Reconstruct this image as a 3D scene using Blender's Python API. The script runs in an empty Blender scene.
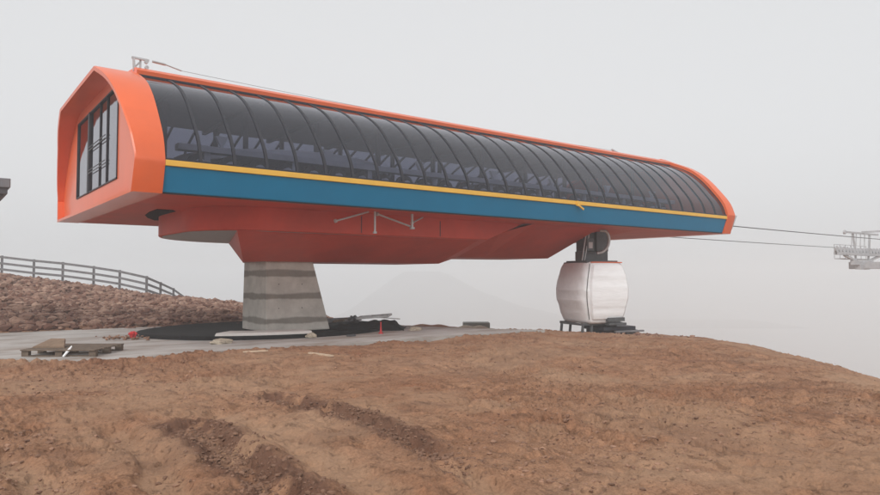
import bpy, bmesh, math, random
import numpy as np
from mathutils import Vector, Matrix
from mathutils.geometry import tessellate_polygon
random.seed(7); RNG = np.random.RandomState(11)
SC = bpy.context.scene; COL = SC.collection
PI = math.pi

# ------------------------------------------------------------------ materials
def mat(name, base, rough=0.6, metal=0.0, coat=0.0, var=0.0, vscale=3.0, bump=0.0, bscale=30.0, spec=0.5, col2=None, stretch=None):
    m = bpy.data.materials.new(name); m.use_nodes = True
    nt = m.node_tree; N = nt.nodes; L = nt.links
    b = N['Principled BSDF']
    b.inputs['Roughness'].default_value = rough; b.inputs['Metallic'].default_value = metal
    b.inputs['Coat Weight'].default_value = coat; b.inputs['Coat Roughness'].default_value = 0.12
    b.inputs['Specular IOR Level'].default_value = spec
    b.inputs['Base Color'].default_value = (*base, 1)
    tc = N.new('ShaderNodeTexCoord'); src = tc.outputs['Object']
    if stretch:
        mp = N.new('ShaderNodeMapping'); mp.inputs['Scale'].default_value = stretch
        L.new(src, mp.inputs['Vector']); src = mp.outputs['Vector']
    if var > 0 or col2:
        n = N.new('ShaderNodeTexNoise'); n.inputs['Scale'].default_value = vscale; n.inputs['Detail'].default_value = 8
        n.inputs['Roughness'].default_value = 0.65
        L.new(src, n.inputs['Vector'])
        r = N.new('ShaderNodeValToRGB'); e = r.color_ramp.elements
        e[0].position = 0.32; e[1].position = 0.68
        c2 = col2 or tuple(min(1, c*(1+var)) for c in base)
        e[0].color = (*[c*(1-var) for c in base], 1); e[1].color = (*c2, 1)
        L.new(n.outputs['Fac'], r.inputs['Fac']); L.new(r.outputs['Color'], b.inputs['Base Color'])
    if bump > 0:
        n2 = N.new('ShaderNodeTexNoise'); n2.inputs['Scale'].default_value = bscale; n2.inputs['Detail'].default_value = 6
        L.new(src, n2.inputs['Vector'])
        bp = N.new('ShaderNodeBump'); bp.inputs['Strength'].default_value = bump; bp.inputs['Distance'].default_value = 0.02
        L.new(n2.outputs['Fac'], bp.inputs['Height']); L.new(bp.outputs['Normal'], b.inputs['Normal'])
    return m

M = {}
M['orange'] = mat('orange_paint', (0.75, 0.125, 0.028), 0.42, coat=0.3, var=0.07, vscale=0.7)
M['red'] = mat('orange_paint_shaded', (0.58, 0.058, 0.024), 0.5, spec=0.35, var=0.14, vscale=0.7)  # same orange paint, shade under the station put into a darker red
M['blue'] = mat('blue_paint', (0.004, 0.20, 0.39), 0.5, coat=0.0, spec=0.3, var=0.05, vscale=0.8)
M['yellow'] = mat('yellow_paint', (0.78, 0.45, 0.06), 0.45, var=0.04)
M['black'] = mat('black_rubber', (0.014, 0.014, 0.015), 0.9, spec=0.15, var=0.3, vscale=6, bump=0.3, bscale=8)
M['gasket'] = mat('dark_frame', (0.032, 0.033, 0.042), 0.5, spec=0.25)
M['galv'] = mat('galvanised_steel', (0.5, 0.5, 0.5), 0.45, metal=0.6, var=0.12, vscale=7)
M['steel'] = mat('dark_steel', (0.10, 0.105, 0.11), 0.5, metal=0.4, var=0.2, vscale=6)
M['machine'] = mat('machine_grey', (0.6, 0.61, 0.62), 0.5, var=0.1)
M['tyre'] = mat('tyre_rubber', (0.05, 0.05, 0.05), 0.8)
M['wrap'] = mat('white_plastic_wrap', (0.86, 0.87, 0.88), 0.42, var=0.04, vscale=5, bump=0.9, bscale=4)
M['wrap2'] = mat('white_plastic_wrap_side', (0.88, 0.89, 0.90), 0.3, var=0.04, vscale=4, bump=0.8, bscale=3, stretch=(.6, 1, 2.2))
M['fence'] = mat('weathered_fence', (0.17, 0.165, 0.17), 0.8, var=0.25, vscale=5)
M['wood'] = mat('pallet_wood', (0.15, 0.11, 0.08), 0.85, var=0.35, vscale=9, bump=0.3)
M['lightwood'] = mat('fresh_timber', (0.55, 0.42, 0.30), 0.8, var=0.15, vscale=9)
M['redthing'] = mat('red_plastic', (0.55, 0.03, 0.035), 0.5, var=0.1)
M['stone'] = mat('pale_stone', (0.42, 0.36, 0.28), 0.9, var=0.2, vscale=12, bump=0.5, bscale=20)
M['dirtpile'] = mat('orange_dirt', (0.33, 0.17, 0.10), 0.95, var=0.25, vscale=10, bump=0.8, bscale=30)
M['board'] = mat('brown_board', (0.22, 0.15, 0.10), 0.8, var=0.2, vscale=8)
M['towergrey'] = mat('tower_grey', (0.42, 0.42, 0.43), 0.6, var=0.15, vscale=3)
M['canopy'] = mat('dark_grey_cladding', (0.09, 0.09, 0.10), 0.5)
M['canopy2'] = mat('grey_cladding', (0.2, 0.2, 0.215), 0.5)
M['greenblock'] = mat('faded_block', (0.25, 0.27, 0.25), 0.8, var=0.1)
M['hill'] = mat('hill_dark', (0.07, 0.06, 0.05), 0.95, var=0.3, vscale=0.05)
M['whitelip'] = mat('pale_concrete', (0.62, 0.60, 0.57), 0.75, var=0.08, vscale=5, bump=0.2)

def glass(name, tint, refl, rough=0.05, dark=(0.012, 0.012, 0.016)):
    m = bpy.data.materials.new(name); m.use_nodes = True; nt = m.node_tree; N = nt.nodes; L = nt.links
    N.remove(N['Principled BSDF']); out = N['Material Output']
    t = N.new('ShaderNodeBsdfTransparent'); t.inputs['Color'].default_value = (*tint, 1)
    g = N.new('ShaderNodeBsdfGlossy'); g.inputs['Roughness'].default_value = rough; g.inputs['Color'].default_value = (0.9, 0.9, 0.95, 1)
    f = N.new('ShaderNodeLayerWeight'); f.inputs['Blend'].default_value = 0.5; f0 = ((refl-1)/(refl+1))**2
    pw = N.new('ShaderNodeMath'); pw.operation = 'POWER'; L.new(f.outputs['Facing'], pw.inputs[0]); pw.inputs[1].default_value = 4.0
    fr_ = N.new('ShaderNodeMath'); fr_.operation = 'MULTIPLY_ADD'; L.new(pw.outputs[0], fr_.inputs[0]); fr_.inputs[1].default_value = 0.9*(1-f0); fr_.inputs[2].default_value = f0
    n = N.new('ShaderNodeTexNoise'); n.inputs['Scale'].default_value = 0.6; n.inputs['Detail'].default_value = 3
    bp = N.new('ShaderNodeBump'); bp.inputs['Strength'].default_value = 0.12; bp.inputs['Distance'].default_value = 0.05
    tc = N.new('ShaderNodeTexCoord'); L.new(tc.outputs['Object'], n.inputs['Vector'])
    L.new(n.outputs['Fac'], bp.inputs['Height']); L.new(bp.outputs['Normal'], g.inputs['Normal']); L.new(bp.outputs['Normal'], f.inputs['Normal'])
    d = N.new('ShaderNodeBsdfDiffuse'); d.inputs['Color'].default_value = (*dark, 1)
    m1 = N.new('ShaderNodeMixShader'); m1.inputs[0].default_value = 0.12
    L.new(t.outputs[0], m1.inputs[1]); L.new(d.outputs[0], m1.inputs[2])
    m2 = N.new('ShaderNodeMixShader'); L.new(fr_.outputs[0], m2.inputs[0]); L.new(m1.outputs[0], m2.inputs[1]); L.new(g.outputs[0], m2.inputs[2])
    L.new(m2.outputs[0], out.inputs['Surface']); return m
M['glass'] = glass('tinted_glass', (0.37, 0.385, 0.46), 1.5, dark=(0.06, 0.066, 0.10))
M['frontglass'] = glass('front_glass', (0.12, 0.12, 0.13), 2.6, 0.04)

def pillar_mat():
    m = mat('board_marked_concrete', (0.58, 0.56, 0.51), 0.85, var=0.15, vscale=2.2, bump=0.3, bscale=14)
    nt = m.node_tree; N = nt.nodes; L = nt.links; b = N['Principled BSDF']
    src = b.inputs['Base Color'].links[0].from_socket
    g = N.new('ShaderNodeNewGeometry'); sp = N.new('ShaderNodeSeparateXYZ'); L.new(g.outputs['Position'], sp.inputs[0])
    n = N.new('ShaderNodeTexNoise'); n.inputs['Scale'].default_value = 1.5; n.inputs['Detail'].default_value = 6
    L.new(g.outputs['Position'], n.inputs['Vector'])
    acc = None
    for z0 in (1.72, 1.08, 0.40):
        s = N.new('ShaderNodeMath'); s.operation = 'SUBTRACT'; L.new(sp.outputs['Z'], s.inputs[0]); s.inputs[1].default_value = z0
        a = N.new('ShaderNodeMath'); a.operation = 'ABSOLUTE'; L.new(s.outputs[0], a.inputs[0])
        w = N.new('ShaderNodeMath'); w.operation = 'MULTIPLY_ADD'; L.new(n.outputs['Fac'], w.inputs[0]); w.inputs[1].default_value = 0.16
        L.new(a.outputs[0], w.inputs[2])
        mr = N.new('ShaderNodeMapRange'); L.new(w.outputs[0], mr.inputs['Value'])
        mr.inputs['From Min'].default_value = 0.145; mr.inputs['From Max'].default_value = 0.19
        mr.inputs['To Min'].default_value = 1; mr.inputs['To Max'].default_value = 0
        if acc is None: acc = mr.outputs[0]
        else:
            q = N.new('ShaderNodeMath'); q.operation = 'MAXIMUM'; L.new(acc, q.inputs[0]); L.new(mr.outputs[0], q.inputs[1]); acc = q.outputs[0]
    mx = N.new('ShaderNodeMix'); mx.data_type = 'RGBA'; mx.blend_type = 'MULTIPLY'
    k = N.new('ShaderNodeMath'); k.operation = 'MULTIPLY'; L.new(acc, k.inputs[0]); k.inputs[1].default_value = 0.88
    L.new(k.outputs[0], mx.inputs[0]); L.new(src, mx.inputs[6]); mx.inputs[7].default_value = (0.42, 0.40, 0.38, 1)
    L.new(mx.outputs[2], b.inputs['Base Color']); return m
M['pillar'] = pillar_mat()

def soil_mat():
    m = bpy.data.materials.new('soil'); m.use_nodes = True; nt = m.node_tree; N = nt.nodes; L = nt.links
    b = N['Principled BSDF']; b.inputs['Roughness'].default_value = 0.95; b.inputs['Specular IOR Level'].default_value = 0.25
    g = N.new('ShaderNodeTexCoord'); P = g.outputs['Object']
    def noise(sc, det=8, ro=0.6, vec=P):
        n = N.new('ShaderNodeTexNoise'); n.inputs['Scale'].default_value = sc; n.inputs['Detail'].default_value = det
        n.inputs['Roughness'].default_value = ro; L.new(vec, n.inputs['Vector']); return n.outputs['Fac']
    def ramp(fac, pts):
        r = N.new('ShaderNodeValToRGB'); cr = r.color_ramp
        cr.elements[0].position = pts[0][0]; cr.elements[0].color = (*pts[0][1], 1)
        cr.elements[1].position = pts[-1][0]; cr.elements[1].color = (*pts[-1][1], 1)
        for p, c in pts[1:-1]:
            e = cr.elements.new(p); e.color = (*c, 1)
        L.new(fac, r.inputs['Fac']); return r.outputs['Color']
    def mix(f, a, c, mode='MIX'):
        x = N.new('ShaderNodeMix'); x.data_type = 'RGBA'; x.blend_type = mode
        if isinstance(f, float): x.inputs[0].default_value = f
        else: L.new(f, x.inputs[0])
        L.new(a, x.inputs[6])
        if isinstance(c, tuple): x.inputs[7].default_value = (*c, 1)
        else: L.new(c, x.inputs[7])
        return x.outputs[2]
    base = ramp(noise(0.45, 10, 0.62), [(0.28, (0.285, 0.130, 0.070)), (0.5, (0.355, 0.188, 0.108)), (0.72, (0.42, 0.248, 0.155))])
    mid = ramp(noise(4.0, 8, 0.7), [(0.33, (0.55, 0.50, 0.46)), (0.5, (0.95, 0.95, 0.95)), (0.68, (1.25, 1.22, 1.2))])
    c = mix(0.8, base, mid, 'MULTIPLY')
    fine = ramp(noise(38.0, 6, 0.7), [(0.36, (0.55, 0.5, 0.47)), (0.52, (1, 1, 1)), (0.66, (1.3, 1.28, 1.25))])
    c = mix(0.6, c, fine, 'MULTIPLY')
    def mapped(sc):
        mp = N.new('ShaderNodeMapping'); mp.inputs['Scale'].default_value = sc; L.new(P, mp.inputs['Vector']); return mp.outputs['Vector']
    stk = noise(1.0, 8, 0.68, mapped((7.5, 1.5, 2.0))); blt = noise(11.0, 7, 0.7); reg = noise(0.8, 4, 0.6)
    def thr(src, a, b_):
        mr = N.new('ShaderNodeMapRange'); mr.interpolation_type = 'SMOOTHSTEP'; L.new(src, mr.inputs['Value']); mr.inputs['From Min'].default_value = a; mr.inputs['From Max'].default_value = b_; return mr.outputs[0]
    def mul(a, b_):
        q = N.new('ShaderNodeMath'); q.operation = 'MULTIPLY'; L.new(a, q.inputs[0])
        if isinstance(b_, float): q.inputs[1].default_value = b_
        else: L.new(b_, q.inputs[1])
        return q.outputs[0]
    def add(a, b_):
        q = N.new('ShaderNodeMath'); q.operation = 'ADD'; q.use_clamp = True; L.new(a, q.inputs[0]); L.new(b_, q.inputs[1]); return q.outputs[0]
    dark_marks = add(mul(thr(stk, .565, .66), thr(reg, .36, .55)), mul(thr(blt, .585, .67), .8))  # mask of darker streaks and blotches in the soil
    # attributes: darker soil (rut banks and random patches), rock (stony mound)
    aw = N.new('ShaderNodeAttribute'); aw.attribute_name = 'dark_soil'
    ar = N.new('ShaderNodeAttribute'); ar.attribute_name = 'stony'
    ad = N.new('ShaderNodeAttribute'); ad.attribute_name = 'dry'
    c = mix(ad.outputs['Fac'], c, mix(0.55, c, (0.43, 0.27, 0.17)))
    c = mix(mul(dark_marks, .52), c, mix(0.65, c, (0.115, 0.052, 0.030)))
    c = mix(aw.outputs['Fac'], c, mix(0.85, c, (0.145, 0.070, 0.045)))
    stony = ramp(noise(2.2, 8, 0.7), [(0.3, (0.13, 0.075, 0.055)), (0.5, (0.21, 0.13, 0.10)), (0.7, (0.30, 0.21, 0.17))])
    c = mix(ar.outputs['Fac'], c, stony)
    L.new(c, b.inputs['Base Color'])
    h0 = noise(26.0, 8, 0.72); hm = N.new('ShaderNodeMath'); hm.operation = 'MULTIPLY_ADD'; L.new(dark_marks, hm.inputs[0]); hm.inputs[1].default_value = -0.7; L.new(h0, hm.inputs[2]); h = hm.outputs[0]; bp = N.new('ShaderNodeBump'); bp.inputs['Strength'].default_value = 0.8; bp.inputs['Distance'].default_value = 0.035
    L.new(h, bp.inputs['Height']); L.new(bp.outputs['Normal'], b.inputs['Normal'])
    return m
M['soil'] = soil_mat()

def tone_mat(name, dark, light, rough=0.9):
    m = bpy.data.materials.new(name); m.use_nodes = True; nt = m.node_tree; N = nt.nodes; L = nt.links
    b = N['Principled BSDF']; b.inputs['Roughness'].default_value = rough
    a = N.new('ShaderNodeAttribute'); a.attribute_name = 'tone'
    r = N.new('ShaderNodeValToRGB'); r.color_ramp.elements[0].color = (*dark, 1); r.color_ramp.elements[1].color = (*light, 1)
    L.new(a.outputs['Fac'], r.inputs['Fac'])
    t = N.new('ShaderNodeTexCoord'); n = N.new('ShaderNodeTexNoise'); n.inputs['Scale'].default_value = 12; n.inputs['Detail'].default_value = 5
    L.new(t.outputs['Object'], n.inputs['Vector'])
    x = N.new('ShaderNodeMix'); x.data_type = 'RGBA'; x.blend_type = 'MULTIPLY'; x.inputs[0].default_value = 0.6
    r2 = N.new('ShaderNodeValToRGB'); r2.color_ramp.elements[0].position = .3; r2.color_ramp.elements[0].color = (.5, .5, .5, 1)
    r2.color_ramp.elements[1].position = .65; L.new(n.outputs['Fac'], r2.inputs['Fac'])
    L.new(r.outputs['Color'], x.inputs[6]); L.new(r2.outputs['Color'], x.inputs[7]); L.new(x.outputs[2], b.inputs['Base Color'])
    return m
M['rubble'] = tone_mat('rubble_stone', (0.15, 0.062, 0.038), (0.40, 0.25, 0.18))
M['clod'] = tone_mat('soil_clods', (0.19, 0.10, 0.062), (0.40, 0.23, 0.15), 0.95)

def slab_mat():
    m = mat('concrete_slab', (0.44, 0.42, 0.395), 0.8, var=0.14, vscale=1.2, bump=0.25, bscale=18)
    nt = m.node_tree; N = nt.nodes; L = nt.links; b = N['Principled BSDF']
    src = b.inputs['Base Color'].links[0].from_socket
    tc = N.new('ShaderNodeTexCoord'); mp = N.new('ShaderNodeMapping'); mp.inputs['Scale'].default_value = (0.35, 1.1, 1)
    L.new(tc.outputs['Object'], mp.inputs['Vector'])
    n = N.new('ShaderNodeTexNoise'); n.inputs['Scale'].default_value = 1.3; n.inputs['Detail'].default_value = 9; n.inputs['Roughness'].default_value = .65
    L.new(mp.outputs['Vector'], n.inputs['Vector'])
    r = N.new('ShaderNodeValToRGB'); r.color_ramp.elements[0].position = 0.45; r.color_ramp.elements[1].position = 0.66
    L.new(n.outputs['Fac'], r.inputs['Fac'])
    x = N.new('ShaderNodeMix'); x.data_type = 'RGBA'; L.new(r.outputs['Color'], x.inputs[0]); L.new(src, x.inputs[6]); x.inputs[7].default_value = (0.27, 0.215, 0.175, 1)
    L.new(x.outputs[2], b.inputs['Base Color']); return m
M['slab'] = slab_mat()

# ------------------------------------------------------------------ object helpers
def empty(name, loc, label, cat, group=None, rz=0):
    o = bpy.data.objects.new(name, None); COL.objects.link(o); o.location = loc; o.rotation_euler = (0, 0, rz)
    o.empty_display_size = 0.2
    o['label'] = label; o['category'] = cat
    if group: o['group'] = group
    return o
def tag(o, label, cat, group=None):
    o['label'] = label; o['category'] = cat
    if group: o['group'] = group
    return o

class MB:
    """collects verts/faces in WORLD coordinates (or local when the parent is given as local=True)"""
    def __init__(s): s.v = []; s.f = []
    def add(s, vs, fs):
        k = len(s.v); s.v += [tuple(map(float, p)) for p in vs]; s.f += [tuple(i + k for i in f) for f in fs]; return s
    def box(s, a, b, rz=0, piv=None):
        x0, y0, z0 = a; x1, y1, z1 = b
        vs = [(x0, y0, z0), (x1, y0, z0), (x1, y1, z0), (x0, y1, z0), (x0, y0, z1), (x1, y0, z1), (x1, y1, z1), (x0, y1, z1)]
        if rz:
            cx, cy = piv or ((x0+x1)/2, (y0+y1)/2); c, n = math.cos(rz), math.sin(rz)
            vs = [(cx+(x-cx)*c-(y-cy)*n, cy+(x-cx)*n+(y-cy)*c, z) for x, y, z in vs]
        return s.add(vs, [(0, 3, 2, 1), (4, 5, 6, 7), (0, 1, 5, 4), (1, 2, 6, 5), (2, 3, 7, 6), (3, 0, 4, 7)])
    def beam(s, p, q, w, h=None, up=(0, 0, 1)):
        h = h or w; p = Vector(p); q = Vector(q); d = (q-p).normalized(); u = Vector(up)
        if abs(d.dot(u)) > 0.98: u = Vector((1, 0, 0))
        a = d.cross(u).normalized(); u = a.cross(d).normalized(); a *= w/2; u *= h/2
        vs = [p-a-u, p+a-u, p+a+u, p-a+u, q-a-u, q+a-u, q+a+u, q-a+u]
        return s.add(vs, [(0, 1, 2, 3), (7, 6, 5, 4), (0, 4, 5, 1), (1, 5, 6, 2), (2, 6, 7, 3), (3, 7, 4, 0)])
    def tube(s, pts, r, n=10, cap=True):
        pts = [Vector(p) for p in pts]; rs = r if isinstance(r, (list, tuple)) else [r]*len(pts); vs = []; fs = []
        ref = None
        for i, p in enumerate(pts):
            d = (pts[min(i+1, len(pts)-1)]-pts[max(i-1, 0)]).normalized()
            if ref is None: ref = Vector((0, 0, 1)) if abs(d.z) < 0.9 else Vector((1, 0, 0))
            a = d.cross(ref).normalized(); b = a.cross(d).normalized(); ref = b
            for k in range(n):
                t = 2*PI*k/n; vs.append(p+(a*math.cos(t)+b*math.sin(t))*rs[i])
        for i in range(len(pts)-1):
            for k in range(n):
                fs.append((i*n+k, (i+1)*n+k, (i+1)*n+(k+1) % n, i*n+(k+1) % n))
        if cap: fs += [tuple(range(n)), tuple(reversed(range((len(pts)-1)*n, len(pts)*n)))]
        return s.add(vs, fs)
    def disc(s, c, r, h, axis, n=20):
        c = Vector(c); ax = Vector(axis).normalized()*(h/2); return s.tube([c-ax, c+ax], r, n)
    def rings(s, rr, close=True, cap0=False, cap1=False):
        n = len(rr[0]); vs = [p for r in rr for p in r]; fs = []
        for i in range(len(rr)-1):
            for k in range(n if close else n-1):
                a, b = k, (k+1) % n
                fs.append((i*n+a, i*n+b, (i+1)*n+b, (i+1)*n+a))
        if cap0: fs.append(tuple(reversed(range(n))))
        if cap1: fs.append(tuple(range((len(rr)-1)*n, len(rr)*n)))
        return s.add(vs, fs)
    def build(s, name, m, parent=None, smooth=False, bevel=0, label=None, angle=40, local=False):
        me = bpy.data.meshes.new(name); me.from_pydata(s.v, [], s.f); me.update()
        bm = bmesh.new(); bm.from_mesh(me); bmesh.ops.recalc_face_normals(bm, faces=bm.faces[:]); bm.to_mesh(me); bm.free()
        o = bpy.data.objects.new(name, me); COL.objects.link(o); me.materials.append(M[m] if isinstance(m, str) else m)
        if parent is not None:
            o.parent = parent
            if not local:
                mw = Matrix.Identity(4); p = parent
                while p is not None:
                    mw = Matrix.LocRotScale(p.location, p.rotation_euler, p.scale) @ mw; p = p.parent
                me.transform(mw.inverted())
        if smooth:
            me.polygons.foreach_set('use_smooth', [True]*len(me.polygons)); me.set_sharp_from_angle(angle=math.radians(angle))
        if bevel:
            md = o.modifiers.new('bevel', 'BEVEL'); md.width = bevel; md.segments = 2; md.limit_method = 'ANGLE'; md.angle_limit = math.radians(35)
        if label: o['label'] = label
        return o

def catmull(pts, k=5):
    pts = [Vector(p) for p in pts]; P = [2*pts[0]-pts[1]]+pts+[2*pts[-1]-pts[-2]]; out = []
    for i in range(1, len(P)-2):
        for j in range(k):
            t = j/k; a, b, c, d = P[i-1], P[i], P[i+1], P[i+2]
            out.append(0.5*((2*b)+(c-a)*t+(2*a-5*b+4*c-d)*t*t+(3*b-a-3*c+d)*t**3))
    out.append(pts[-1]); return out

# ------------------------------------------------------------------ terrain
AZ = math.radians(52.7)
FH = np.array([math.cos(AZ), math.sin(AZ)]); RH = np.array([math.sin(AZ), -math.cos(AZ)])
EYE = 1.65
def hash2(ix, iy, seed):
    h = (ix.astype(np.int64)*374761393 + iy.astype(np.int64)*668265263 + seed*974634777) & 0xffffffff
    h = ((h ^ (h >> 13))*1274126177) & 0xffffffff
    return ((h ^ (h >> 16)) & 0xffff)/65535.0
def vnoise(x, y, seed=0):
    ix = np.floor(x); iy = np.floor(y); fx = x-ix; fy = y-iy
    fx = fx*fx*fx*(fx*(fx*6-15)+10); fy = fy*fy*fy*(fy*(fy*6-15)+10)
    a = hash2(ix, iy, seed); b = hash2(ix+1, iy, seed); c = hash2(ix, iy+1, seed); d = hash2(ix+1, iy+1, seed)
    return (a+(b-a)*fx)+((c+(d-c)*fx)-(a+(b-a)*fx))*fy-0.5
def fbm(x, y, sc, octv=4, seed=0, gain=0.5):
    t = 0; a = 1.0
    for o in range(octv):
        ca, sa = math.cos(o*1.1+seed), math.sin(o*1.1+seed)
        t = t + a*vnoise((x*ca-y*sa)*sc*(2.03**o)+o*7.3, (x*sa+y*ca)*sc*(2.03**o)-o*3.1, seed+o*17); a *= gain
    return t
def sst(a, b, x):
    t = np.clip((x-a)/(b-a), 0, 1); return t*t*(3-2*t)
U2R = lambda u: (np.asarray(u, float)-440)/670.0
# right-hand brow of the hill: crest distance and drop per bearing
bu = [330, 400, 430, 480, 540, 570, 600, 640, 700, 760, 820, 880, 1000]
bv = [329, 329, 329, 330, 331, 333, 334, 334, 338, 348, 362, 380, 420]
bD = [23, 23, 23, 23, 23, 25, 26, 25, 23, 20, 16.5, 14, 12]
BT = (np.array(bv)-276)/670.0; BDm = np.array(bD, float)
GAP = 2*(BT*BDm-EYE)/BT; BQ = BT/(2*GAP); BD0 = BDm-GAP
# left-hand rubble bank
mu = [-200, 0, 60, 110, 150, 190, 245, 300, 340, 400]
mz = [2.1, 1.62, 1.24, .85, .53, .36, .12, -.05, -.2, -.3]
mD = [36, 36, 36, 36, 35, 34, 32, 30, 28, 26]
mb = [18.5, 19.3, 20, 20.6, 21.0, 21.4, 22, 22.5, 22.5, 22.5]
SLAB = [(-6, 16.6), (-1, 16.4), (1.18, 15.9), (2.02, 14.62), (3.22, 14.4), (4.67, 14.55), (7.58, 14.3), (10.7, 14.42), (14.9, 14.3), (13.6, 15.9),
        (12.6, 18.0), (12.2, 22.2), (8.1, 22.6), (4.96, 22.9), (1.63, 23.0), (-6, 24.6)]
def seg_dist(x, y, poly, closed=True):
    best = np.full(x.shape, 1e9); n = len(poly)
    for i in range(n if closed else n-1):
        ax, ay = poly[i]; bx, by = poly[(i+1) % n]; dx, dy = bx-ax, by-ay; L2 = dx*dx+dy*dy
        t = np.clip(((x-ax)*dx+(y-ay)*dy)/L2, 0, 1); best = np.minimum(best, np.hypot(x-ax-t*dx, y-ay-t*dy))
    return best
def inside(x, y, poly):
    r = np.zeros(x.shape, bool); n = len(poly)
    for i in range(n):
        ax, ay = poly[i]; bx, by = poly[(i+1) % n]
        if ay == by: continue
        c = ((ay > y) != (by > y)) & (x < (bx-ax)*(y-ay)/(by-ay)+ax); r ^= c
    return r
def gp(u, v, z=-0.05):   # ground point seen at photo position (survey measurement)
    dv = (v-276)/670.0; d = (EYE-z)/dv; s = d*(u-440)/670.0
    return tuple(FH*d+RH*s)
RUTS = [  # polyline, half width, depth
    ([gp(272, 402), gp(330, 416), gp(385, 434), gp(425, 455), gp(455, 474)], 0.15, 0.085),
    ([gp(190, 430), gp(215, 446), gp(250, 474), gp(285, 500), gp(330, 560)], 0.20, 0.08),
    ([gp(118, 432), gp(150, 462), gp(190, 520)], 0.15, 0.07),
    ([gp(455, 474), gp(520, 510), gp(640, 610)], 0.16, 0.05),
    ([gp(228, 418), gp(300, 450), gp(380, 500), gp(470, 600)], 0.22, 0.045),
    ([gp(0, 470), gp(60, 500), gp(150, 600)], 0.18, 0.06),
]
def base_height(x, y):
    d = x*FH[0]+y*FH[1]; s = x*RH[0]+y*RH[1]; rho = np.hypot(x, y)+1e-6
    th = np.arctan2(s, d); tc = np.clip(th, -0.75, 0.72); r = np.tan(tc); de = rho*np.cos(tc)
    w = 1-sst(0.9, 2.2, np.abs(th))
    q = np.interp(r, U2R(bu), BQ); d0 = np.interp(r, U2R(bu), BD0)
    brow = sst(U2R(300), U2R(400), r)
    t = np.maximum(0, de-d0); tl = 14.0
    fall = np.where(t < tl, q*t*t, q*tl*tl+2*q*tl*(t-tl)*0.95)
    h = -fall*brow*w
    H = np.interp(r, U2R(mu), mz); D = np.interp(r, U2R(mu), mD); b0 = np.interp(r, U2R(mu), mb)
    k = np.clip((de-b0)/(D-b0), 0, 1); rise = 1-(1-k)**1.7
    dd_ = np.maximum(0, de-D); mnd = H*rise-np.where(dd_ < 60, 0.012*dd_**1.6, 0.012*60**1.6+0.224*(dd_-60))
    h = h + mnd*(1-brow)*w
    h = h - (1-w)*0.25*np.maximum(0, rho-25)
    return np.maximum(h, -258+0*h), r, de, k*(1-brow)*w
def height(x, y, detail=True):
    h, r, de, k = base_height(x, y)
    if not detail: return h, None
    dist = seg_dist(x, y, SLAB); ins = inside(x, y, SLAB)
    jag = 0.28*fbm(x, y, 1.1, 3, 5)+0.05*fbm(x, y, 4.0, 2, 9)
    sd = np.where(ins, dist, -dist)+jag      # >0 inside the slab
    away = 1-sst(-0.25, 0.06, sd)
    far = 1-0.55*sst(14, 40, de)
    big = 0.11*fbm(x, y, 0.35, 3, 1)+0.05*fbm(x, y, 1.4, 2, 2)
    rough_mask = 0.35+0.9*sst(-0.15, 0.3, fbm(x, y, 0.45, 3, 21))
    cl = np.abs(fbm(x, y, 3.3, 4, 3, 0.55)); cl2 = np.abs(fbm(x, y, 9.5, 4, 31, 0.6))
    cl3 = np.abs(fbm(x, y, 21, 4, 47, .65)); pit = sst(0.16, 0.42, fbm(x*FH[0]+y*FH[1], (x*RH[0]+y*RH[1])*0.6, 6.5, 3, 52, .6))
    small = (0.055*(cl-0.18)+0.042*(cl2-0.15)+0.016*(cl3-.15))*(rough_mask+.15)-0.05*pit*(.5+.6*rough_mask)
    # shallow lines pulled across the right hand slope
    small = small + 0.045*fbm(x*2.2, y*0.45, 1.6, 4, 61)*sst(U2R(380), U2R(600), r)
    dark_soil = np.zeros_like(x); dry = sst(0.0, 0.35, fbm(x, y, 0.6, 4, 77))*0.8
    rut = np.zeros_like(x)
    for i, (pl, hw, dp) in enumerate(RUTS):
        wob = 0.09*fbm(x, y, 2.2, 3, 90+i)
        dd = seg_dist(x, y, pl, False)+wob
        ex_, ey_ = pl[-1]; fade = sst(0.15, 1.1, np.hypot(x-ex_, y-ey_)) if i == 0 else 1.0
        prof = (1-sst(hw*0.55, hw*1.15, dd))*fade
        rim = np.exp(-((dd-hw*1.55)/(hw*0.45))**2)
        rut += -dp*prof+0.32*dp*rim*(0.5+1.6*np.abs(fbm(x, y, 4.5, 3, 70+i)))
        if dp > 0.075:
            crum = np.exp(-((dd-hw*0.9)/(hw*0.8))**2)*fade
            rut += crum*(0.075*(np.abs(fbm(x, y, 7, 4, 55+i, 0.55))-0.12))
            dark_soil = np.maximum(dark_soil, np.clip(crum*1.25*sst(-0.12, 0.15, fbm(x, y, 2.5, 3, 66+i)+0.14), 0, 1))
        else:
            dry = np.maximum(dry, prof*0.9)
    dark_soil = np.maximum(dark_soil, 0.30*sst(0.2, 0.45, fbm(x, y, 1.3, 4, 88)))
    near_lip = np.exp(-((sd+0.16)/0.16)**2)*0.035
    h2 = h + away*((big+small)*far+rut+near_lip+0.015) - (1-away)*0.10
    # stony bank roughness
    st = sst(0.0, 0.10, k)
    h2 = h2 + st*(0.16*np.abs(fbm(x, y, 1.6, 4, 13, 0.6))+0.10*np.abs(fbm(x, y, 5, 3, 14)))
    return h2, (dark_soil, dry*(1-st), st)
def hz(x, y):
    return float(height(np.array([x], float), np.array([y], float))[0][0])

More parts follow.
